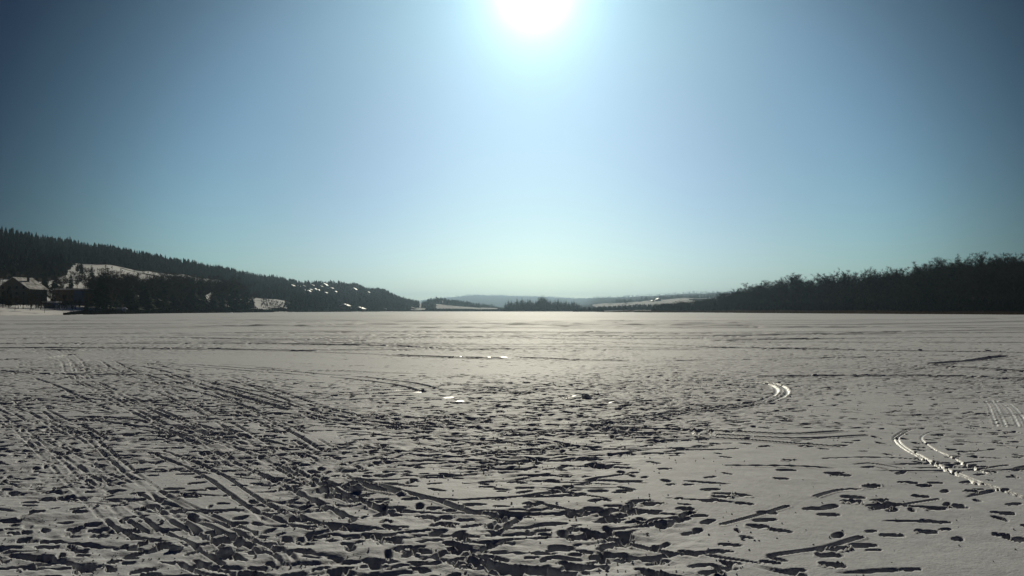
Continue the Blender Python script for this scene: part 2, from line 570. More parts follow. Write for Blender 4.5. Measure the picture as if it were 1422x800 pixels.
def footprint(x, y, ang, big=1.0):
    global n_st
    n_st += 1
    
    rs = 1 + max(0, (y - 32) / 24)
    k = random.random()
    if k > .6: big *= .75
    big *= .80 if y < 12 else .88
    Lh = random.uniform(.085, .145) * rs * big
    Wh = random.uniform(.042, .062) * rs * big
    dep = random.uniform(.035, .075) * big
    if y > 40: dep = random.uniform(.04, .08) * max(1, y / 50)
    rim = random.choice([0, .003, .007]) if y < 30 else .01
    stamp(x, y, ang, Lh, Wh, dep, rim, random.uniform(.22, .45), random.uniform(-.1, .3))
    if y < 14 and k > .3:       # the heel bites a little deeper
        stamp(x - math.cos(ang) * Lh * .72, y - math.sin(ang) * Lh * .72, ang, Lh * .38, Wh * .82, dep * 1.25, 0, .35)
    if k < .28 and y < 40 and abs(math.sin(ang)) < .6:      # dragged toe or heel
        dl = random.uniform(.15, .5)
        stamp(x - math.cos(ang) * (dl + .05), y - math.sin(ang) * (dl + .05), ang + random.uniform(-.15, .15), dl, random.uniform(.022, .04), dep * .45, 0, .5, -.5)


def in_view(x, y):
    return y > 4.4 and abs(x / y) < UMAX * .97


for k in range(430):
    # a walker starts somewhere and keeps to trodden snow
    y = 5 + 75 * random.random() ** 1.7
    x = y * random.uniform(-.68, .68)
    a0 = random.uniform(0, 2 * math.pi)
    if random.random() < .35: a0 = random.choice([0, math.pi]) + random.gauss(0, .35)
    for st in range(random.randint(5, 26)):
        a0 += random.gauss(0, .12)
        x += math.cos(a0) * .62; y += math.sin(a0) * .62
        if not in_view(x, y): break
        d = float(trodden(np.array([x]), np.array([y]))[0])
        if d < .3 and random.random() > d * 2.2: continue
        sd = .11 if st % 2 else -.11
        footprint(x - math.sin(a0) * sd, y + math.cos(a0) * sd, a0 + random.gauss(0, .15))
Ncand = 26000
yy = np.concatenate([rng.uniform(4.5, 30, 25000) ** 1.0, 30 + 45 * rng.random(16000), 75 + 85 * rng.random(9500)])
# uniform per area: weight by width
keep = rng.random(len(yy)) < np.where(yy < 30, yy / 30, 1.0)
yy = yy[keep]
uu = rng.uniform(-.69, .69, len(yy))
dd = trodden(yy * uu, yy)
dd = dd + .35 * vnoise(yy * uu / 1.3, yy / 1.3, 77)
acc = rng.random(len(yy)) < np.clip(dd, 0, 1) ** 1.15
for x, y in zip((yy * uu)[acc], yy[acc]):
    a0 = random.uniform(0, math.pi * 2) if random.random() < .5 else random.gauss(0, .4)
    footprint(x, y, a0, random.uniform(.8, 1.15))

# ---- isolated prints that can be picked out in the clean snow on the right
ISO = [(985, 681), (1002, 687), (1000, 692), (987, 697), (1030, 689), (950, 708), (888, 697), (905, 701), (830, 683), (872, 670), (867, 683),
       (763, 686), (790, 690), (1063, 712), (1150, 703), (1208, 676), (1182, 691), (1128, 706), (1148, 714), (1218, 696), (1180, 697), (1220, 705),
       (1236, 743), (1282, 738), (1160, 762), (1148, 771), (1196, 757), (1152, 785), (1296, 708), (1322, 703), (1394, 714), (1386, 743), (1413, 749),
       (1094, 640), (1115, 616), (1090, 654), (1083, 666), (1157, 658), (1165, 661), (1118, 620), (1060, 620), (1240, 701), (1284, 640), (1258, 671),
       (1296, 671), (1340, 670), (1280, 675), (1345, 683), (1060, 722), (1050, 731), (900, 712), (860, 711), (945, 720), (840, 723), (780, 760),
       (857, 756), (870, 775), (893, 773), (800, 788), (828, 788), (905, 797), (985, 798), (741, 700), (1275, 690), (1290, 724), (55, 709), (75, 749), (45, 695),
       (243, 678), (267, 689), (262, 708), (318, 750)]
for px, py in ISO:
    x, y = gp(px, py)
    stamp(x, y, random.gauss(0, .35), random.uniform(.085, .125), random.uniform(.05, .065), random.uniform(.06, .09), random.choice([0, .01, .02]), random.uniform(.25, .4), random.uniform(-.1, .3))

# ---- sledge, ski and snowmobile tracks
pair = (-.18, .18)
groove([(62, 488), (92, 500), (104, 520), (150, 545), (200, 572), (290, 612), (370, 648), (480, 700), (520, 716)], pair, .034, .035, .01)
groove([(88, 486), (106, 500), (118, 524), (170, 550), (230, 580), (300, 600), (400, 622)], pair, .036, .04, .01)
groove([(150, 500), (190, 520), (300, 546), (400, 575), (470, 590), (570, 590), (640, 584)], (-.25, .2), .04, .06, .015)
groove([(205, 503), (360, 514), (490, 524), (560, 533), (600, 543)], (-.3, .3), .06, .07, .015)
groove([(212, 508), (310, 530), (390, 545), (470, 548), (560, 543), (700, 540)], (-.3, .25), .05, .06, .015)
groove([(238, 520), (330, 548), (430, 575), (520, 590), (600, 596)], (0, .3), .045, .06, .015)
groove([(430, 562), (510, 577), (600, 580), (660, 572)], (0,), .05, .06, .02)
groove([(0, 572), (30, 594), (80, 640), (130, 690), (170, 725), (200, 740)], (-.08, .08), .024, .024, .006)
groove([(60, 612), (120, 640), (172, 682), (235, 728), (285, 752), (330, 780)], (-.10, .07), .024, .024, .006)
groove([(120, 600), (205, 672), (262, 708), (350, 752), (392, 768), (398, 782), (370, 794), (330, 798), (285, 792), (264, 778)], (-.055, .055), .024, .026, .008)
groove([(160, 640), (230, 700), (280, 738)], (0,), .028, .04, .008)
groove([(390, 640), (420, 658), (455, 678), (490, 694), (540, 698)], (-.06, .04), .028, .04, .01)
groove([(490, 664), (555, 684), (610, 697), (650, 710), (690, 717)], (0,), .045, .085, .02)
groove([(488, 670), (520, 680), (550, 686)], (0,), .045, .07, .02)
groove([(812, 738), (880, 756), (945, 770), (1000, 765)], (0,), .035, .075, .015)
groove([(1000, 775), (1060, 790), (1110, 800)], (0,), .04, .07, .015)
groove([(1066, 772), (1128, 762), (1192, 746)], (0,), .032, .075, .012)
groove([(1000, 728), (1048, 716), (1092, 703)], (0,), .024, .06, .01)
groove([(1130, 690), (1160, 682), (1190, 680)], (0,), .03, .06, .01)
groove([(1205, 708), (1260, 700), (1300, 694)], (0,), .022, .05, .01)
groove([(660, 775), (720, 790), (790, 800)], (0,), .05, .085, .02)
groove([(725, 787), (790, 797)], (0,), .05, .08, .02)
groove([(720, 690), (800, 712), (880, 712)], (0,), .03, .06, .015)
groove([(1310, 589), (1268, 592), (1246, 602), (1243, 612), (1272, 632), (1330, 660), (1422, 693)], (-.03, .03), .017, .025, .006, ice=.8)
groove([(1345, 590), (1295, 596), (1277, 605), (1288, 618), (1330, 641), (1366, 657)], (0,), .018, .025, .006, ice=.8)
groove([(1330, 546), (1366, 553), (1378, 570), (1386, 590)], (-.05, .08), .026, .03, .012, ice=.7)
groove([(1362, 549), (1392, 558), (1408, 574), (1416, 590)], (-.05, .08), .026, .03, .012, ice=.7)
groove([(1052, 529), (1078, 534), (1084, 544), (1060, 556)], (-.12, .12), .05, .05, .02, ice=.4)
groove([(1060, 556), (1000, 566), (930, 574), (850, 586)], (-.15, .15), .05, .06, .02)
groove([(1062, 521), (1200, 520), (1320, 522), (1422, 525)], (0,), .16, .09, .03)
groove([(360, 486), (430, 488), (560, 493)], (0,), .14, .05, .02)
groove([(550, 493), (610, 496), (690, 498)], (0,), .22, .11, .04)
groove([(730, 497), (800, 499), (860, 500)], (0,), .20, .09, .03)
groove([(930, 500), (1062, 498), (1200, 496)], (0,), .14, .05, .01)
groove([(1298, 505), (1350, 501), (1392, 495)], (0,), .22, .12, .03)
groove([(1300, 508), (1360, 512), (1422, 516)], (0,), .18, .09, .03)
groove([(1010, 647), (1130, 650), (1250, 655), (1422, 652)], (0,), .04, .055, .015)
groove([(700, 604), (860, 600), (950, 601), (1100, 608), (1200, 603)], (0, .5), .05, .06, .015)
groove([(900, 611), (1000, 609), (1100, 616), (1160, 620)], (0,), .05, .06, .015)
groove([(0, 584), (110, 582), (200, 592), (270, 606), (330, 608)], (0, .35), .05, .07, .015)
groove([(0, 552), (70, 556), (150, 560), (230, 566)], (0, .6), .06, .06, .015)
groove([(820, 590), (870, 600), (935, 602)], (0,), .06, .08, .02)
# long far tracks across the lake; each is wider the farther it lies
FAR = [[(-60, 447), (360, 444), (711, 443.5)], [(-60, 458), (150, 457), (360, 453), (560, 450), (711, 450), (1100, 451.5), (1300, 449), (1480, 445)],
       [(-60, 465), (300, 463), (700, 461), (1000, 464), (1480, 462)], [(300, 452), (600, 455), (900, 456), (1480, 451)], [(-60, 484), (90, 483), (300, 485), (430, 487)],
       [(700, 448), (900, 446), (1300, 444), (1480, 440)], [(711, 468), (850, 475), (1000, 482), (1200, 487), (1480, 491)], [(711, 465), (1000, 467), (1250, 461), (1480, 458)],
       [(-60, 471), (200, 469), (420, 471), (711, 467)], [(200, 441), (700, 440.5), (1100, 441)], [(700, 453), (1100, 455), (1480, 455)], [(-60, 478), (200, 477), (420, 478), (600, 482)],
       [(-60, 451), (200, 450), (420, 448)], [(-60, 489), (60, 486), (110, 487)], [(1000, 473), (1200, 470), (1422, 468)], [(0, 515), (60, 519), (150, 520), (250, 521)], [(0, 500), (60, 497), (100, 492)], [(-60, 442), (300, 440), (500, 439)]]
for k in range(34):
    py0 = 438.5 + 48 * random.random() ** 1.3
    xa = random.uniform(-60, 1200)
    ln = random.uniform(120, 700)
    sl_ = random.gauss(0, .006)
    FAR.append([(xa, py0), (xa + ln * .5, max(438, py0 + ln * .5 * sl_ + random.gauss(0, .5))), (xa + ln, max(438, py0 + ln * sl_))])
for k, pts in enumerate(FAR):
    D = CAM_H * F / (pts[len(pts) // 2][1] - HOR)
    groove(pts, (0,), max(.12, D * D * .00016), min(.24, .05 + D * .0014) * (1 if k < 18 else .6), min(.10, D * .0007), 0, chop=.12, seed=k)

for k in range(75):      # stray ski and sledge lines
    if k < 40: px0, py0, dx = random.uniform(-20, 420), random.uniform(495, 700), random.uniform(.5, 1)
    else: px0, py0, dx = random.uniform(0, 1400), random.uniform(485, 660), random.choice([-1, 1])
    ln = random.uniform(.25, 1) * 170
    sl_ = random.uniform(.25, .6) if k < 26 else random.gauss(0, .06)
    pts = [(px0 + dx * ln * q_, min(800, max(470, py0 + abs(dx) * ln * sl_ * q_ + 4 * math.sin(q_ * 3 + k)))) for q_ in (0, .33, .66, 1)]
    sc0 = max(1, (CAM_H * F / (py0 - HOR)) / 14)
    groove(pts, random.choice([(0,), (-.1, .1), (-.16, .16)]), .024 * sc0, .028 * sc0 ** .5, .006, seed=100 + k)

# two ribbed sledge-runner scrapes that stand out pale in the trodden snow
for px, py in ((960, 598), (968, 599), (984, 599), (990, 601)):
    x, y = gp(px, py)
    stamp(x, y, R(82), .42, .028, .035, .02, .4)
for px, py in ((553, 542), (585, 545), (632, 553), (640, 556), (785, 552), (850, 558), (680, 498), (640, 497)):
    x, y = gp(px, py)
    stamp(x, y, R(20), .4, .12, -.05, .0, .8)

for px, py, ra in ((553, 542, .5), (585, 545, .6), (625, 552, .6), (640, 557, .5), (785, 552, .5), (795, 550, .4), (850, 558, .35), (678, 497, 1.0), (640, 496, .9), (700, 496, .9), (960, 599, .16), (987, 600, .2), (0, 553, .5)):
    x, y = gp(px, py)
    ra *= .26
    for s in SEG:
        if s['y'][0] - 2 < y < s['y'][-1] + 2:
            rr_ = np.hypot((s['x'] - x) / ra, (s['Y'] - y) / (ra * .8)) + .9 * vnoise(s['x'] / .12, s['Y'] / .12, 88)
            np.maximum(s['ice'], np.clip(1.3 - rr_ * 1.3, 0, 1), out=s['ice'])

# heights fade to level at the rim of the detailed sheet, then one mesh
VV, QQ, base = [], [], 0
for k, s in enumerate(SEG):
    e = np.clip((UMAX - np.abs(s['u'])) / .03, 0, 1)[None, :]
    s['z'] *= e
    s['z'] *= np.clip((s['Y'] - 4.3) / .5, 0, 1)
    s['z'] *= np.where(s['Y'] > 900, .3, 1)
    s['z'][:] = np.maximum(s['z'], np.where(s['Y'] > 55, -.26, -.17))
for k in range(len(SEG) - 1):
    a_, b_ = SEG[k], SEG[k + 1]
    na, nb = len(a_['u']), len(b_['u'])
    if na == nb:
        b_['z'][0] = a_['z'][-1]
    elif na < nb:
        b_['z'][0] = np.interp(b_['u'], a_['u'], a_['z'][-1])
    else:
        a_['z'][-1] = np.interp(a_['u'], b_['u'], b_['z'][0])
for s in SEG:
    nr, nc = s['z'].shape
    idx = base + np.arange(nr * nc).reshape(nr, nc)
    VV.append(np.stack([s['x'], s['Y'], s['z']], -1).reshape(-1, 3))
    QQ.append(np.stack([idx[:-1, :-1], idx[:-1, 1:], idx[1:, 1:], idx[1:, :-1]], -1).reshape(-1, 4))
    base += nr * nc
# level snow around the detailed sheet
y0, y1 = 4.3, 1700.0
ring = np.array([(-UMAX * y0, y0, 0), (UMAX * y0, y0, 0), (UMAX * y1, y1, 0), (-UMAX * y1, y1, 0),
                 (-13500, -2500, 0), (13500, -2500, 0), (13500, y1, 0), (-13500, y1, 0)])
VV.append(ring)
r_ = base
QQ.append(np.array([(r_ + 4, r_ + 5, r_ + 1, r_), (r_ + 5, r_ + 6, r_ + 2, r_ + 1), (r_ + 7, r_ + 4, r_, r_ + 3)]))
me = mesh_np('frozen_lake', np.concatenate(VV), quads=np.concatenate(QQ), smooth=True)
ia = me.attributes.new('ice', 'FLOAT', 'POINT')
ia.data.foreach_set('value', np.concatenate([s['ice'].ravel() for s in SEG] + [np.zeros(8)]).astype(np.float32))
lake = link('frozen_lake', me, M['snow'])
lake['kind'] = 'structure'
print('tris', 2 * len(me.polygons), 'stamps', n_st, 'lake quads', len(me.polygons))


def ground_z(x, y):
    for s in SEG:
        if s['y'][0] <= y <= s['y'][-1]:
            j = min(int(np.searchsorted(s['y'], y)), len(s['y']) - 1)
            i = min(int(np.searchsorted(s['u'], x / y)), len(s['u']) - 1)
            return float(s['z'][j, i])
    return 0.0


# ---- loose crumbs of snow kicked out of the prints
ico = [(0, 0, 1), (.9, 0, .1), (.2, .85, .1), (-.75, .5, 0), (-.7, -.55, .15), (.3, -.85, 0), (0, 0, -.6)]
icf = [(0, 1, 2), (0, 2, 3), (0, 3, 4), (0, 4, 5), (0, 5, 1), (6, 2, 1), (6, 3, 2), (6, 4, 3), (6, 5, 4), (6, 1, 5)]
ico = np.array(ico); icf = np.array(icf)
vs, fs = [], []
cnt = 0
while cnt < 5200:
    y = 5.2 + 20 * random.random() ** 1.3
    x = y * random.uniform(-.68, .68)
    d = float(trodden(np.array([x]), np.array([y]))[0])
    if random.random() > d: continue
    r = random.uniform(.004, .012) * (1 + (random.random() < .05) * 1.2)
    P = ico * r * np.array([random.uniform(.7, 1.3), random.uniform(.7, 1.3), random.uniform(.6, 1.1)]) * rng.uniform(.75, 1.25, (7, 1))
    a0 = random.uniform(0, 6.28)
    c_, s_ = math.cos(a0), math.sin(a0)
    P = np.stack([P[:, 0] * c_ - P[:, 1] * s_ + x, P[:, 0] * s_ + P[:, 1] * c_ + y, P[:, 2] + ground_z(x, y) + r * .3], 1)
    vs.append(P); fs.append(icf + cnt * 7)
    cnt += 1
me = mesh_np('snow_crumbs', np.concatenate(vs), tris=np.concatenate(fs))
o = link('snow_crumbs', me, M['snow'])
tag(o, 'small loose crumbs of snow scattered over the trodden lake', 'snow crumbs', kind='stuff')


# ---- single clods of snow big enough to pick out
def clod(px, py, r, label, seed):
    x, y = gp(px, py)
    bm = bmesh.new()
    bmesh.ops.create_icosphere(bm, subdivisions=3, radius=1)
    rr = random.Random(seed)
    ph = [rr.uniform(0, 6) for _ in range(6)]
    for v in bm.verts:
        c = v.co
        k = 1 + .22 * math.sin(3 * c.x + ph[0]) * math.cos(2.6 * c.y + ph[1]) + .14 * math.sin(6 * c.z + 5 * c.x + ph[2]) + .09 * math.sin(11 * c.y + 9 * c.z + ph[3])
        v.co = Vector((c.x * 1.25, c.y * .9, c.z * .75)) * k * r
    me = bpy.data.meshes.new('snow_clod')
    bm.to_mesh(me); bm.free()
    me.polygons.foreach_set('use_smooth', [True] * len(me.polygons))
    o = link('snow_clod', me, M['snow'], loc=(x, y, ground_z(x, y) + r * .3))
    o.rotation_euler = (0, 0, rr.uniform(0, 6))
    tag(o, label, 'snow clod', 'loose snow clods')


CLODS = [(561, 688, .07, 'largest kicked-up snow clod, on the deep groove below the middle of the picture'),
         (318, 768, .062, 'dark-sided snow clod above the curved end of the sledge loop at lower left'),
         (248, 763, .045, 'snow clod left of the sledge loop, beside a trampled heap'),
         (1371, 488.5, .09, 'left of two small far snow clods near the right edge'),
         (1388, 489.5, .11, 'right of two small far snow clods near the right edge'),
         (1277, 487.5, .08, 'lone small far snow clod beyond the thick dark track at right'),
         (587, 544, .09, 'snow clod beside the shiny scrape left of the trampled middle'),
         (815, 552, .09, 'snow clod between two pale scrapes in the trampled middle'),
         (497, 682, .06, 'snow clod at the near end of the short parallel tracks, lower middle'),
         (631, 784, .035, 'snow clod among deep prints at the bottom edge, left of centre'),
         (1130, 521, .10, 'snow clod on the long straight track at right')]
for k, c in enumerate(CLODS):
    clod(*c, seed=k)


# ------------------------------------------------------------------ trees
def tube(V, Fc, a, b, ra, rb, n=5):
    a, b = Vector(a), Vector(b)
    d = (b - a).normalized()
    u = d.orthogonal().normalized(); v = d.cross(u)
    i0 = len(V)
    for c, r in ((a, ra), (b, rb)):
        for k in range(n):
            th = 2 * math.pi * k / n
            V.append(c + u * math.cos(th) * r + v * math.sin(th) * r)
    for k in range(n):
        Fc.append((i0 + k, i0 + (k + 1) % n, i0 + n + (k + 1) % n, i0 + n + k))


def conifer_meshes(seed, H=20.0, w=.19, start=.1, dens=1.0):
    rr = random.Random(seed)
    V, Fc = [], []
    tube(V, Fc, (0, 0, -.8), (0, 0, H * .5), H * .016, H * .009, 7)
    tube(V, Fc, (0, 0, H * .5), (0, 0, H * .985), H * .009, H * .001, 5)
    trunk = mesh_from('trunk', V, Fc)
    V, Fc = [], []
    z = H * start
    while z < H * .99:
        f = (z / H - start) / (1 - start)
        Rm = H * w * (1 - f) ** .85 * rr.uniform(.75, 1.15) + .12
        nb = int((8 if f < .7 else 6) * dens)
        for k in range(nb):
            th = rr.uniform(0, 2 * math.pi)
            r = Rm * rr.uniform(.6, 1.15)
            dr = r * rr.uniform(.25, .5)
            o_ = Vector((math.cos(th), math.sin(th), 0)); s_ = Vector((-math.sin(th), math.cos(th), 0))
            base_ = Vector((0, 0, z)) + o_ * .05
            tip = Vector((0, 0, z - dr + r * .1)) + o_ * r
            mid = base_.lerp(tip, .55) + Vector((0, 0, r * .08))
            wd_ = r * .30
            for sg in (-1, 1):
                i0 = len(V)
                V += [base_, mid + s_ * sg * wd_ * rr.uniform(.7, 1.2) - Vector((0, 0, r * .14)), tip, mid + Vector((0, 0, .04 * r))]
                Fc += [(i0, i0 + 1, i0 + 3), (i0 + 3, i0 + 1, i0 + 2)]
                # hanging twigs
                for q_ in (.35, .6, .85):
                    p = base_.lerp(tip, q_ * rr.uniform(.85, 1.1))
                    e = p + s_ * sg * r * rr.uniform(.18, .36) * (1.1 - q_ * .5) + o_ * r * rr.uniform(.03, .16) - Vector((0, 0, r * rr.uniform(.08, .3)))
                    i0 = len(V)
                    V += [p, e, p + o_ * r * .13 - Vector((0, 0, r * .02))]
                    Fc.append((i0, i0 + 1, i0 + 2))
        z += H * rr.uniform(.017, .028) / dens ** .5
    return trunk, mesh_from('crown', V, Fc)


def bare_meshes(seed, H=18.0, spread=.33, twn=1500, fork=.28, thick=.055):
    rr = random.Random(seed)
    V, Fc = [], []
    tips = []

    def grow(p, d, ln, r, lev):
        n = 3 if lev < 2 else 2
        for k in range(n):
            d2 = (d + Vector((rr.gauss(0, .12), rr.gauss(0, .12), rr.uniform(0, .10)))).normalized()
            e = p + d2 * ln / n
            r2 = r * (.86 if lev else .90)
            tube(V, Fc, p, e, r, r2, 5 if lev < 2 else 3)
            p, d, r = e, d2, r2
            if lev >= 1: tips.append((Vector(p), Vector(d), ln, lev))
            if lev < 3 and (k > 0 or lev > 0):
                for c in range(rr.choice([1, 2]) + (lev == 0)):
                    th = rr.uniform(0, 6.283)
                    side = Vector((math.cos(th), math.sin(th), rr.uniform(.2, .9))).normalized()
                    grow(p, (d * .55 + side * .8).normalized(), ln * rr.uniform(.5, .72), r * .6, lev + 1)
        tips.append((Vector(p), Vector(d), ln, lev))

    grow(Vector((0, 0, -.5)), Vector((0, 0, 1)), H * .62, H * .016, 0)
    mz = max(v.z for v in V)
    trunk_me = mesh_from('trunk', V, Fc)
    V2, F2 = [], []
    for k in range(twn):
        p, d, ln, lev = rr.choice(tips)
        th = rr.uniform(0, 6.283)
        side = Vector((math.cos(th), math.sin(th), rr.uniform(-.2, 1.1)))
        e = p + (d * .7 + side * .8).normalized() * H * rr.uniform(.05, .13)
        st = p + Vector((rr.gauss(0, .3), rr.gauss(0, .3), rr.gauss(0, .3)))
        wv = Vector((rr.gauss(0, 1), rr.gauss(0, 1), rr.gauss(0, .4))).normalized() * thick
        m_ = st.lerp(e, .5) + Vector((rr.gauss(0, .1), rr.gauss(0, .1), .1))
        i0 = len(V2)
        V2 += [st - wv, st + wv, m_ + wv * .8, m_ - wv * .8, e]
        F2 += [(i0, i0 + 1, i0 + 2, i0 + 3), (i0 + 3, i0 + 2, i0 + 4)]
        for q_ in range(2):
            th = rr.uniform(0, 6.283)
            e2 = m_ + Vector((math.cos(th), math.sin(th), rr.uniform(0, 1))) * H * rr.uniform(.02, .05)
            i0 = len(V2)
            V2 += [m_ - wv * .6, m_ + wv * .6, e2]
            F2.append((i0, i0 + 1, i0 + 2))
    top = max(v.z for v in V2)
    for L_ in (V2,):
        pass
    me2 = mesh_from('crown', V2, F2)
    sc_ = H / top
    for me_ in (trunk_me, me2):
        me_.transform(Matrix.Scale(sc_, 4))
    return trunk_me, me2


PROTO = {'spruce': [], 'bare': [], 'round': []}
CON = [conifer_meshes(100 + k, 20, [.19, .16, .22, .15][k], [.08, .12, .05, .2][k]) for k in range(4)]
BAR = [bare_meshes(200 + k, 18, .33, [1700, 1500, 1900, 1500, 1600][k]) for k in range(5)]
for a_, b_ in CON:
    a_.materials.append(M['bark']); b_.materials.append(M['needles'])
for a_, b_ in BAR:
    a_.materials.append(M['bark']); b_.materials.append(M['twigs'])
tree_n = 0


def tree(kind, px, D, H, label, group, seed=None, wide=1.0, z=None):
    """one tree: an Empty at its foot, trunk and crown under it"""
    global tree_n
    tree_n += 1
    k = tree_n if seed is None else seed
    meshes = CON[k % 4] if kind == 'spruce' else BAR[k % 5]
    H0 = 20 if kind == 'spruce' else 18
    x = (px - 711) / F * D
    r = thing('spruce_tree' if kind == 'spruce' else 'bare_tree', label, 'tree', (x, D, hz(x, D) if z is None else z), random.uniform(0, 6.28), group)
    s = H / H0
    r.scale = (s * wide, s * wide, s)
    link('trunk', meshes[0], parent=r)
    link('crown', meshes[1], parent=r)
    return r


def tree_top(kind, px, D, py_top, label, group, **kw):
    """height so that the tip stands at photo row py_top"""
    x = (px - 711) / F * D
    zt = (HOR - py_top) * D / F + CAM_H
    z0 = hz(x, D)
    return tree(kind, px, D, max(3.0, zt - z0), label, group, z=z0, **kw)


# ---- left shore: single trees
LS = [  # kind, px, D, py_top, label
    ('spruce', 146, 425, 358, 'tallest spruce on the left shore, broad and black against the snowy field', 1.25),
    ('bare', 133, 440, 372, 'bushy bare tree leaning against the left side of the tallest shore spruce', 1.0),
    ('bare', 160, 440, 372, 'bushy bare tree close on the right of the tallest shore spruce', 1.1),
    ('bare', 172, 455, 378, 'thin bare tree between the tallest shore spruce and the next dark clump', .9),
    ('bare', 183, 480, 373, 'bare tree whose open crown stands against the snow field above the shore', 1.0),
    ('spruce', 213, 520, 376, 'second spruce right of the tallest one, narrow and dark', 1.1),
    ('bare', 200, 500, 378, 'open-crowned bare tree just left of the narrow second spruce', 1.1),
    ('spruce', 235, 570, 378, 'spruce with a wide top in the middle of the left shore row', 1.3),
    ('spruce', 248, 590, 382, 'lower spruce tucked right of the wide-topped shore spruce', 1.0),
    ('spruce', 265, 600, 388, 'short pointed spruce below the end of the snow strip', 1.0),
    ('spruce', 277, 640, 380, 'spruce reaching above the snow strip, third from the right in the shore row', 1.0),
    ('spruce', 325, 690, 379, 'tall spruce at the right end of the left shore wood', 1.3),
    ('spruce', 344, 740, 391, 'last spruce of the left shore wood, before the bright bank', 1.1),
    ('bare', 112, 700, 365, 'small round bare tree high on the snowy field, left one of two', .9),
    ('bare', 122, 720, 369, 'small round bare tree high on the snowy field, right one of two', 1.0),
    ('spruce', 98, 560, 375, 'dark spruce at the lower left corner of the snowy field', .9),
    ('bare', 21, 350, 408, 'small bare tree standing alone on the snowy bank at far left', 1.1),
    ('bare', 42, 356, 411, 'small round-crowned bare tree on the snowy bank, in front of the pale house wall', 1.2),
    ('bare', 62, 352, 414, 'bushy little tree at the tip of the snowy bank', 1.2),
    ('bare', 8, 372, 398, 'bare tree at the left picture edge beside the big dark roof', 1.0),
    ('bare', 50, 378, 402, 'spreading bare tree in front of the right half of the big dim house', 1.5),
    ('spruce', 14, 385, 400, 'dark spruce standing before the left half of the big dim house', 1.4),
    ('spruce', 75, 420, 398, 'dark spruce between the big roof and the flat snowy roof', 1.0),
    ('spruce', 412, 1015, 412, 'dark spruce standing right of the bright snowy bank', 1.3),
    ('spruce', 406, 1010, 418, 'short spruce close beside the bright snowy bank', 1.2),
]
for kd, px, D, pt, lab, wdth in LS:
    tree_top(kd, px, D, pt, lab, 'trees along the left shore', wide=wdth)
for k in range(92):      # the thick of the left shore wood
    px = random.uniform(128, 362)
    S = float(np.interp(px, KPX, KS))
    D = S * random.uniform(1.02, 1.22)
    pt = np.interp(px, [128, 150, 190, 220, 260, 300, 330, 345, 362], [383, 374, 378, 375, 379, 383, 385, 393, 404]) + random.uniform(-3, 15)
    kd = 'spruce' if random.random() < .6 else 'bare'
    big = pt < np.interp(px, [128, 260, 362], [382, 387, 400])
    tree_top(kd, px, D, pt, ('tall' if big else 'low') + (' spruce' if kd == 'spruce' else ' leafless tree') + ' packed in the left shore wood, ' + ('under the tallest spruce' if px < 175 else 'right of the tallest spruce' if px < 225 else 'below the wide-topped spruce' if px < 265 else 'below the end of the snow strip' if px < 315 else 'beside the bright bank'), 'close-packed trees of the left shore wood', wide=random.uniform(1.3, 1.9))
for k in range(30):     # around the houses at far left
    px = random.uniform(-20, 128)
    D = random.uniform(385, 640)
    pt = np.interp(px, [-20, 60, 128], [388, 398, 402]) + random.uniform(-6, 14)
    if 18 < px < 60 and D < 470: D = 520
    tree_top('bare' if random.random() < .6 else 'spruce', px, D, pt, 'dark tree among the houses on the far left slope', 'trees among the far left houses', wide=random.uniform(.8, 1.1))

for px, D, H in ((397, 985, 9), (400, 960, 11), (402, 930, 8), (404, 915, 10), (401, 900, 7), (405, 885, 9)):
    tree('spruce', px, D, H, 'dark spruce in the clump closing the right end of the bright snowy bank', 'spruces at the end of the bright bank', wide=1.5)
for k in range(64):     # up the snowy slope behind the houses
    px = random.uniform(-25, 92) if k < 50 else random.uniform(92, 145)
    D = random.uniform(560, 800)
    tree('bare' if random.random() < .6 else 'spruce', px, D, random.uniform(7, 14), 'small dark tree dotted on the snowy slope, ' + ('above the big dim house' if px < 60 else 'above the flat-roofed house' if px < 92 else 'at the left end of the open field'), 'trees on the far left slope', wide=random.uniform(1.0, 1.5))

# ---- village skyline trees
for px, pt, lab in [(457, 393, 'upright dark tree on the village skyline, left one of the pair'), (472, 394, 'upright dark tree on the village skyline, right one of the pair'),
                    (514, 397.5, 'single small upright tree on the skyline above the wooded slope'), (430, 393.5, 'pale thin tree on the skyline left of the village roofs')]:
    tree_top('spruce', px, 1790, pt, lab, 'lone trees on the village skyline', wide=1.5)

# ---- the island: a close row of spruces
ISL = [(702, 421), (706, 416.5), (710, 417.5), (714, 419), (718, 415), (722, 418), (725, 414), (729, 417), (733, 416), (736, 415), (740, 418), (744, 417), (748, 413), (751, 410.5), (754, 410), (757, 411.5), (760, 415), (764, 416), (768, 418), (771, 416), (775, 415.5), (779, 417.5), (783, 418.5), (786, 417), (790, 420), (794, 418.5), (797, 417.5), (801, 420), (804, 422), (807, 424)]
for k, (px, pt) in enumerate(ISL):
    lab = 'spruce in the close row on the small dark island, ' + ('its left third' if px < 730 else 'flanking the tallest one' if px < 775 else 'its right third')
    if pt == 410: lab = 'tallest spruce on the island, in the middle of its row'
    elif pt == 421: lab = 'short spruce at the left tip of the island'
    elif pt == 424: lab = 'lowest spruce, at the right tip of the island'
    tree_top('spruce', px, random.uniform(1385, 1412), pt - 1.6, lab, 'spruces on the island', wide=random.uniform(1.5, 1.9))
for k in range(34):
    px = random.uniform(699, 808)
    tree_top('spruce', px, random.uniform(1375, 1425), random.uniform(419.5, 424) + (3 if px > 798 or px < 703 else 0), 'low spruce filling gaps in the row on the small island, ' + ('left part' if px < 735 else 'middle part' if px < 770 else 'right part'), 'low spruces on the island', wide=random.uniform(1.6, 2.2))

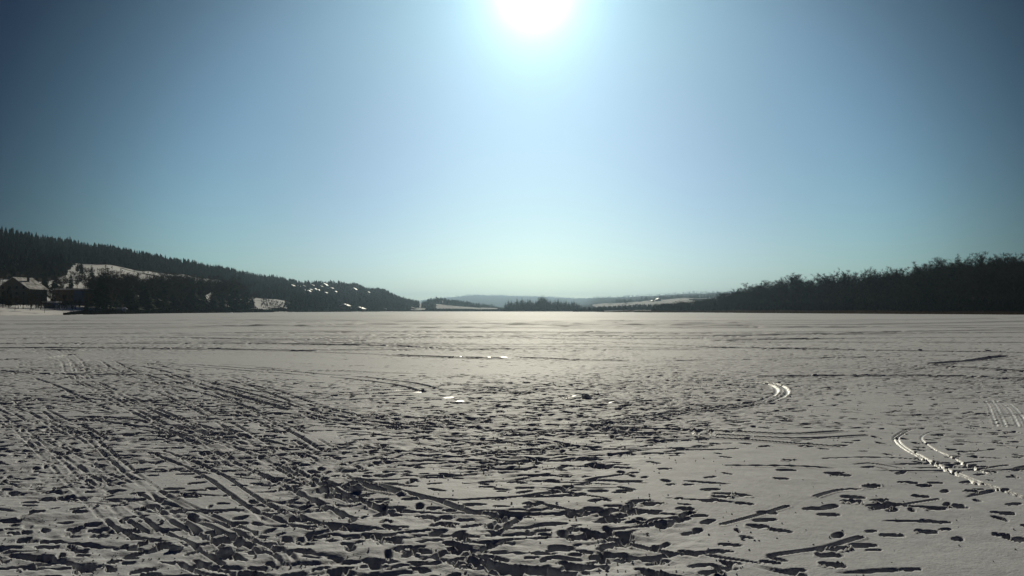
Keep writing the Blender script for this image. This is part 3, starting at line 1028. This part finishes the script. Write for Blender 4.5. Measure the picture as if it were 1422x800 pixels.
# ---- right wood
TOPX = [915, 940, 960, 975, 1000, 1020, 1040, 1060, 1075, 1105, 1130, 1160, 1175, 1192, 1200, 1206, 1230, 1255, 1275, 1300, 1330, 1345, 1375, 1390, 1422, 1500]
TOPY = [424, 421, 420, 417, 407, 399, 393, 388, 385, 378, 383, 375, 373, 376, 381, 374, 371, 366, 364, 359, 352, 356, 352, 348, 353, 345]


def right_wood(n, dmul, dpy, grp, lab_fn, kinds=.12, x0=966, x1=1440):
    for k in range(n):
        px = x0 + (x1 - x0) * (k + random.random()) / n
        S = float(np.interp(px, KPX, KS))
        D = S * random.uniform(*dmul)
        pt = float(np.interp(px, TOPX, TOPY)) + random.uniform(*dpy)
        kd = 'spruce' if random.random() < kinds else 'bare'
        tree_top(kd, px, D, pt, lab_fn(px).replace('dark front-rank tree', 'dark front-rank spruce' if kd == 'spruce' else 'dark front-rank bare tree').replace('low dark tree', 'low dark spruce' if kd == 'spruce' else 'low dark bare tree'), grp, wide=random.uniform(1.0, 1.35))


ZN = [(1060, 'at its low left tip'), (1110, 'round the rounded low peak'), (1150, 'right of the low peak'), (1190, 'left of the notch'), (1230, 'right of the notch'),
      (1270, 'in its middle'), (1310, 'left of the pointed spruce'), (1350, 'round the pointed spruce'), (1395, 'right of the pointed spruce'), (9999, 'at the picture edge')]


def zone(px):
    return next(n for lim, n in ZN if px < lim)


right_wood(75, (1.08, 1.22), (-1, 5), 'skyline trees of the right wood', lambda p: 'leafless skyline tree of the black right-hand wood, ' + zone(p), 0)
right_wood(60, (1.03, 1.10), (8, 26), 'front trees of the right wood', lambda p: 'dark front-rank tree of the right-hand wood, ' + zone(p), .25)
right_wood(45, (1.02, 1.06), (28, 45), 'undergrowth trees of the right wood', lambda p: 'low dark tree at the foot of the right wood, ' + zone(p), .2, 1060, 1440)
for px, pt, lab, wd_ in [(1331, 350, 'pointed spruce breaking the skyline of the right-hand wood', 1.5), (1271, 363, 'shorter rounded spruce on the right wood skyline, left of the pointed one', 1.8),
                         (1390, 345.5, 'tall bare tree that tops the skyline near the right picture edge', 1.2), (1105, 376, 'broad bare tree forming the rounded peak at the low end of the right-hand wood', 1.4),
                         (1175, 370.5, 'slim bare tree left of the notch in the right wood skyline', .8), (1206, 368.5, 'slim bare tree right of the notch in the right wood skyline', .8)]:
    S = float(np.interp(px, KPX, KS))
    tree_top('spruce' if 'spruce' in lab else 'bare', px, S * 1.1, pt, lab, 'skyline trees of the right wood', wide=wd_)
for k in range(70):
    px = random.uniform(918, 1062)
    pt = float(np.interp(px, [915, 930, 960, 1000, 1030, 1062], [424, 418.5, 416.5, 411, 401, 394])) + random.uniform(0, 3)
    tree_top('bare', px, (random.uniform(800, 860) if px < 980 else float(np.interp(px, KPX, KS)) * random.uniform(1.05, 1.2)), pt, 'low bushy tree in the dark thicket behind the reeds, ' + ('at its thin left end' if px < 950 else 'before the pale field' if px < 985 else 'under the first tall trees' if px < 1020 else 'merging into the right-hand wood'), 'thicket trees behind the reeds', wide=random.uniform(1.5, 2.1))
for px, D, pt, lab in [(870, 1700, 416.5, 'bare tree standing alone before the pale fields right of the island'), (876, 2300, 413, 'pointed spruce on the pale field, beyond the lone bare tree'),
                       (932, 2300, 409.5, 'round dark tree left of the bushy grove on the far fields'), (940, 2350, 408, 'bushy tree in the small grove on the far fields, left one'),
                       (946, 2350, 409, 'bushy tree in the small grove on the far fields, right one'), (918, 2200, 410, 'dark tree behind the farmhouse on the far fields')]:
    tree_top('spruce' if 'spruce' in lab else 'bare', px, D, pt, lab, 'trees on the far fields', wide=1.6)


G1 = 'village houses on the left slope'
vill = [(406, 1500, 11, 'leftmost village house under a snowy roof, alone below the ridge'), (413, 1560, 10, 'snow-roofed house, left one of the close pair high in the village'),
        (422, 1570, 9, 'snow-roofed house, right one of the close pair high in the village'), (434, 1620, 11, 'snow-roofed house between the close pair and the long topmost roof'),
        (451, 1650, 15, 'house with the long bright roof at the very top of the village'), (446, 1600, 6, 'small white-roofed hut just below the long topmost roof'),
        (437.5, 1480, 7, 'bright white house in the middle of the village slope'), (431, 1430, 5, 'tiny white hut left of the bright white house'),
        (442.5, 1470, 4.5, 'tiny white hut right of the bright white house'), (424, 1380, 6, 'lowest hut on the left side of the village slope'),
        (429, 1370, 5, 'low hut beside the lowest one on the left side of the village slope'), (452.5, 1420, 5, 'narrow white hut standing alone below the middle of the village'),
        (466, 1530, 6, 'white hut at the right end of the village roofs'), (460, 1570, 9, 'dull-roofed house left of the white hut at the village end'),
        (492, 1680, 13, 'brown-walled house with a thin snow roof high on the right of the village'), (511.5, 1690, 7, 'small house alone near the skyline, right of the brown-walled one')]
CLEAR = [(p, D, w * F / D / 2 + .8) for p, D, w, _ in vill] + [(479.5, 1175, 9), (500, 1190, 10), (612, 2150, 4)]


def clear(px, D):
    """no tree right in front of a building"""
    ok = np.ones(np.shape(px), bool)
    for p, dh, hw in CLEAR:
        ok &= ~((np.abs(px - p) < hw) & (D < dh + 62) & (D > dh - 190))
    ok &= ~((np.abs(px - 581) < 11) & (D < 1640))                       # lakeside snow field
    ok &= ~(np.abs(px - 584.5) < 1.0 + np.clip((D - 1600) / 160, 0, 2))     # clearing that widens uphill
    ok &= ~((np.abs(px - 541) < 7) & (D < 1400))
    return ok


# ---- far woods that read as one mass: real little trees joined into one mesh each
def mass(name, label, spots, kinds_fn, material):
    vs, fs, n0 = [], [], 0
    for (x, y, z, H) in spots:
        kd = kinds_fn(x, y)
        if kd == 0:       # conifer
            lay = 6
            for l in range(lay):
                f = l / lay
                zz = z + H * (.08 + .82 * f)
                r = H * .2 * (1 - f) ** .8 + .15
                nb = 5
                th0 = random.uniform(0, 6.28)
                for k in range(nb):
                    th = th0 + 2 * math.pi * k / nb + random.uniform(-.3, .3)
                    r1 = r * random.uniform(.75, 1.2)
                    c_, s_ = math.cos(th), math.sin(th)
                    top = zz + H * .20
                    vs += [(x, y, top), (x + r1 * c_ - s_ * r1 * .5, y + r1 * s_ + c_ * r1 * .5, zz - r1 * .15), (x + r1 * c_ + s_ * r1 * .5, y + r1 * s_ - c_ * r1 * .5, zz - r1 * .3)]
                    fs.append((n0, n0 + 1, n0 + 2)); n0 += 3
        else:             # leafless or bushy
            for k in range(34):
                th = random.uniform(0, 6.28); ph = random.uniform(-.3, 1.5)
                rr_ = H * .28 * random.uniform(.2, 1)
                cx, cy, cz = x + rr_ * math.cos(th) * math.cos(ph), y + rr_ * math.sin(th) * math.cos(ph), z + H * .55 + H * .42 * math.sin(ph) * random.uniform(.4, 1)
                q_ = H * random.uniform(.04, .1)
                vs += [(cx - q_ * random.uniform(.2, .6), cy, cz - q_), (cx + q_ * random.uniform(.2, .7), cy + random.uniform(-q_, q_), cz - q_ * .6), (cx + random.uniform(-q_, q_), cy, cz + q_)]
                fs.append((n0, n0 + 1, n0 + 2)); n0 += 3
            vs += [(x - .25, y, z), (x + .25, y, z), (x, y, z + H * .7)]
            fs.append((n0, n0 + 1, n0 + 2)); n0 += 3
    me = mesh_np(name, np.array(vs), tris=np.array(fs))
    o = link(name, me, material)
    tag(o, label, 'wood', kind='stuff')
    return o


def scatter(n, px0, px1, D0, D1, H, cond=None, hscale=None):
    out = []
    px = rng.uniform(px0, px1, n * 3)
    D = np.sqrt(rng.uniform(D0 ** 2, D1 ** 2, n * 3))
    w = wooded(px, D) > .5
    if cond is not None: w = w & cond(px, D)
    px, D = px[w][:n], D[w][:n]
    x = (px - 711) / F * D
    z = height(x, D)
    hh = rng.uniform(H[0], H[1], len(x))
    if hscale is not None: hh = hh * np.interp(px, *hscale)
    return [(a, b, c, d) for a, b, c, d in zip(x, D, z, hh)]


mass('ridge_forest', 'dark spruce forest covering the long ridge on the left', scatter(6500, -150, 480, 700, 1900, (11, 20), clear), lambda x, y: 0, M['needles_far'])
mass('village_woodland', 'bluish mixed wood on the slope round the village', scatter(4300, 350, 602, 980, 2000, (8, 15), lambda p, d: (p > 365 + (d < 1030) * (38 + 8 * np.sin(d / 7))) & clear(p, d), ([350, 525, 560, 588, 602], [1, 1, .8, .45, .3])), lambda x, y: int(random.random() < .6), M['brush'])
mass('right_wood_depth', 'dense black wood behind the front trees on the right', scatter(1500, 1015, 1500, 400, 900, (12, 18), lambda p, d: d > 1.12 * np.interp(p, KPX, KS)), lambda x, y: 1, M['twigs'])
mass('far_shore_wood', 'pale bluish wood on the low far shore left of the island', scatter(620, 586, 692, 1950, 2500, (.8, 1.2), None, ([586, 596, 612, 645, 670, 692], [5, 13, 17, 13, 8, 4])), lambda x, y: int(random.random() < .5), M['needles_far'])
sp = []
for k in range(900):   # hedges and copses on the far fields and the distant hill crests
    px = random.uniform(600, 1060)
    D = random.choice([random.uniform(5500, 6100), random.uniform(9800, 10700)]) if px > 815 else random.uniform(9800, 10700)
    x = (px - 711) / F * D
    sp.append((x, D, hz(x, D), random.uniform(9, 17)))
for k in range(300):
    px = random.uniform(850, 1010)
    D = random.choice([2350, 2480, 2900]) + random.uniform(-30, 40)
    x = (px - 711) / F * D
    sp.append((x, D, hz(x, D) - 1, random.uniform(8, 16)))
for k in range(160):
    px = random.uniform(808, 905)
    D = random.uniform(1460, 1560)
    x = (px - 711) / F * D
    sp.append((x, D, max(hz(x, D), 0), random.uniform(3, 6)))
mass('distant_copses', 'hazy copses and hedges dotting the far fields and hills', sp, lambda x, y: int(random.random() < .6), M['needles_far'])


# ------------------------------------------------------------------ shore brush and reeds
def strip_blades(name, label, cat, n, pxs, dfun, hfun, wfun, material, clump=1.0):
    V_, F_ = [], []
    n0 = 0
    for k in range(n):
        px = random.uniform(*pxs)
        D = dfun(px)
        x = (px - 711) / F * D
        z = max(hz(x, D), -.02)
        H = hfun(px) * random.uniform(.5, 1.1)
        w = wfun(px)
        lean = random.uniform(-.35, .35) * H
        th = random.uniform(-.9, .9)
        V_ += [(x - w * math.cos(th), D - w * math.sin(th), z - .1), (x + w * math.cos(th), D + w * math.sin(th), z - .1), (x + lean, D + random.uniform(-.3, .3) * H, z + H)]
        F_.append((n0, n0 + 1, n0 + 2)); n0 += 3
    o = link(name, mesh_np(name, np.array(V_), tris=np.array(F_)), material)
    return tag(o, label, cat, kind='stuff')


def shoreD(px):
    return float(np.interp(px, KPX, KS))


strip_blades('reed_bed', 'brown reed bed edging the ice below the right-hand wood', 'reeds', 15000, (838, 1480),
             lambda p: shoreD(max(p, 880)) * random.uniform(.965, 1.03) if p > 880 else random.uniform(870, 1000), lambda p: np.interp(p, [838, 870, 1100, 1422], [.8, 2.2, 1.9, 1.4]), lambda p: .16, M['reed'])
strip_blades('shore_brush', 'low dark brush along the foot of the left and far shores', 'brush', 20000, (88, 838),
             lambda p: shoreD(p) * random.uniform(.99, 1.03), lambda p: np.interp(p, [88, 130, 300, 358, 368, 404, 415, 530, 536, 548, 553, 566, 571, 590, 594, 700, 838], [.3, 1.6, 2.6, 2.6, 1.1, 1.1, 3, 3.5, 1.6, 1.6, 3.5, 3.5, 1.3, 1.3, 3.8, 4.2, 4.5]), lambda p: np.interp(p, [95, 700], [.3, 1.1]), M['brush'])
strip_blades('field_hedge', 'bluish dark hedge along the lake fields behind the reeds', 'hedge', 7000, (796, 930),
             lambda p: random.uniform(1130, 1260) if p < 905 else random.uniform(900, 1000), lambda p: np.interp(p, [796, 812, 850, 930], [3, 5.2, 5.0, 6.5]) * (1 + .35 * math.sin(p * .9)), lambda p: .7, M['brush'])
strip_blades('wood_edge_brush', 'tangled dark brush under the front trees of the right-hand wood', 'brush', 16000, (905, 1480),
             lambda p: shoreD(p) * random.uniform(1.02, 1.12), lambda p: np.interp(p, [905, 935, 1020, 1100, 1422], [3, 8, 7, 6, 5]), lambda p: .5, M['twigs'])
def bushes(n, px0, px1, dfun, H):
    out = []
    for k in range(n):
        px = random.uniform(px0, px1)
        D = dfun(px)
        x = (px - 711) / F * D
        out.append((x, D, hz(x, D) - H[0] * .3, random.uniform(*H)))
    return out


mass('bank_bushes', 'twiggy bushes dotting the bright snowy bank on the left shore', bushes(120, 362, 408, lambda p: random.uniform(865, 1000), (2, 4.5)), lambda x, y: 1, M['twigs'])
mass('slope_scrub', 'scrub dotting the snowy slopes among the left houses', bushes(520, -40, 345, lambda p: shoreD(p) * random.uniform(1.1, 1.25 if random.random() < .4 else 2.1), (1.8, 5)), lambda x, y: 1, M['twigs'])


# ------------------------------------------------------------------ buildings
def box_me(name, x0, x1, y0, y1, z0, z1):
    V_ = [(x0, y0, z0), (x1, y0, z0), (x1, y1, z0), (x0, y1, z0), (x0, y0, z1), (x1, y0, z1), (x1, y1, z1), (x0, y1, z1)]
    return mesh_from(name, V_, [(3, 2, 1, 0), (4, 5, 6, 7), (0, 1, 5, 4), (1, 2, 6, 5), (2, 3, 7, 6), (3, 0, 4, 7)])


HL = []


def house(px, D, w, d, h, pitch, rz, label, wallm='plaster', nwin=3, storeys=1, name='house', cat='house', group=None, dz=0, chimney=True, flat=False, roofm='roof_snow'):
    x = (px - 711) / F * D
    r = thing(name, label, cat, (x, D, hz(x, D) + dz), rz, group)
    HL.append(r.name)
    rise = 0 if flat else math.tan(pitch) * w / 2
    hw, hd = w / 2, d / 2
    V_ = [(-hw, -hd, -7), (hw, -hd, -7), (hw, hd, -7), (-hw, hd, -7), (-hw, -hd, h), (hw, -hd, h), (hw, hd, h), (-hw, hd, h), (0, -hd, h + rise), (0, hd, h + rise)]
    F_ = [(0, 1, 5, 8, 4), (1, 2, 6, 5), (2, 3, 7, 9, 6), (3, 0, 4, 7)]
    if flat: F_ = [(0, 1, 5, 4), (1, 2, 6, 5), (2, 3, 7, 6), (3, 0, 4, 7)]; V_ = V_[:8]
    link('wall', mesh_from('wall', V_, F_), M[wallm], r)
    ov = .7
    if flat:
        link('roof', box_me('roof', -hw - ov, hw + ov, -hd - ov, hd + ov, h, h + .7), M['roof_snow'], r)
    else:
        th = .22
        V_, F_ = [], []
        for sg in (-1, 1):
            e = sg * (hw + ov); ze = h - math.tan(pitch) * ov
            i0 = len(V_)
            V_ += [(0, -hd - ov, h + rise + .02), (e, -hd - ov, ze + .02), (e, hd + ov, ze + .02), (0, hd + ov, h + rise + .02),
                   (0, -hd - ov, h + rise + th), (e, -hd - ov, ze + th), (e, hd + ov, ze + th), (0, hd + ov, h + rise + th)]
            F_ += [(i0, i0 + 1, i0 + 2, i0 + 3), (i0 + 4, i0 + 5, i0 + 6, i0 + 7), (i0, i0 + 1, i0 + 5, i0 + 4), (i0 + 1, i0 + 2, i0 + 6, i0 + 5), (i0 + 3, i0 + 2, i0 + 6, i0 + 7)]
        rf = link('roof', mesh_from('roof', V_, F_), M[roofm], r)
        if chimney:
            link('chimney', box_me('chimney', hw * .35 - .4, hw * .35 + .4, -.4, .4, h, h + rise + 1.2), M['plaster'], rf)
    wm = box_me('window', -.5, .5, -.06, .04, 0, 1.3)
    wm.materials.append(M['glass'])
    for st in range(storeys):
        for k in range(nwin):
            link('window', wm, None, r, ((k + .5) / nwin * w * .86 - w * .43, -hd - .01, .9 + st * 2.8))
    return r


for k, (px, D, w, lab) in enumerate(vill):
    house(px, D, max(5, w * .8), max(6, w * .75), 2.6, R([32, 27, 34, 24, 35, 28][k % 6]), R([-11, -14, -9, -12, -7, -15][k % 6]), lab, 'timber' if k % 3 else 'plaster', 2, 1, group=G1, dz=3.2, chimney=w > 8)
house(479.5, 1175, 12, 9, 2.4, R(24), R(-13), 'upper of two low lakeside buildings with a long white roof', 'timber', 3, 1, dz=3.5, group='long-roofed lakeside buildings')
house(500, 1190, 13, 10, 2.2, R(22), R(-15), 'lower of two low lakeside buildings with a long white roof, at the ice edge', 'timber', 3, 1, dz=.8, group='long-roofed lakeside buildings')
house(485, 1185, 6, 5, 2.4, R(14), R(85), 'small boathouse at the ice edge between the two long-roofed buildings', 'timber', 1, 1, name='boathouse', cat='boathouse')
house(612, 2150, 12, 12, 4, R(22), R(-18), 'distant farmhouse amid the pale wood left of the island', 'plaster', 2, 1, dz=3, name='farmhouse', cat='farmhouse')
house(914, 2100, 11, 10, 3.2, R(25), R(18), 'white-roofed farmhouse on the far fields right of the island', 'plaster', 3, 1, dz=1, name='farmhouse', cat='farmhouse')
house(906, 2080, 7, 7, 2.6, R(25), R(20), 'small white-roofed barn left of the farmhouse on the far fields', 'timber', 2, 1, name='barn', cat='barn')
house(1011, 800, 8, 8, 4, R(22), R(50), 'pale-roofed hut glimpsed between trees at the low end of the right wood', 'plaster', 1, 1, dz=8, name='hut', cat='hut')
# far left houses
house(31, 420, 17, 13, 6.6, R(33), R(-7), 'big dim house under a steep snow-patched roof, far left', 'plaster', 4, 3, dz=.5, name='house', cat='house', roofm='roof_patchy')
house(104, 450, 15, 11, 5, 0, R(-4), 'flat-roofed house with a blue annex left of the tallest shore spruce', 'timber', 4, 1, dz=2.6, name='house', cat='house', flat=True)
link('annex', box_me('annex', 3.4, 8.4, -7.2, -5.6, -3, 4.6), M['blue_paint'], bpy.data.objects[HL[-1]])
house(72, 395, 5, 4, 2.4, 0, R(3), 'small blue shed behind the tip of the snowy bank', 'blue_paint', 1, 1, name='shed', cat='shed', flat=True)
house(168, 440, 3.5, 3.5, 2.2, R(20), R(80), 'little blue hut half hidden under the shore trees', 'blue_paint', 1, 1, name='hut', cat='hut')

# ------------------------------------------------------------------ haze
V_ = box_me('haze', -14500, 14500, -2900, 13600, -3.2, 265)
hz_o = link('haze', V_)
hz_o['kind'] = 'stuff'
hz_o['label'] = 'thin bluish haze over the lake and hills'
hm = bpy.data.materials.new('haze')
hm.use_nodes = True
t = hm.node_tree
t.nodes.remove(t.nodes['Principled BSDF'])
pv = t.nodes.new('ShaderNodeVolumePrincipled')
pv.inputs['Color'].default_value = (.175, .245, .31, 1)
pv.inputs['Density'].default_value = .00013
pv.inputs['Anisotropy'].default_value = 0.78
t.links.new(pv.outputs[0], t.nodes['Material Output'].inputs['Volume'])
hz_o.data.materials.append(hm)
SC.cycles.volume_max_steps = 64
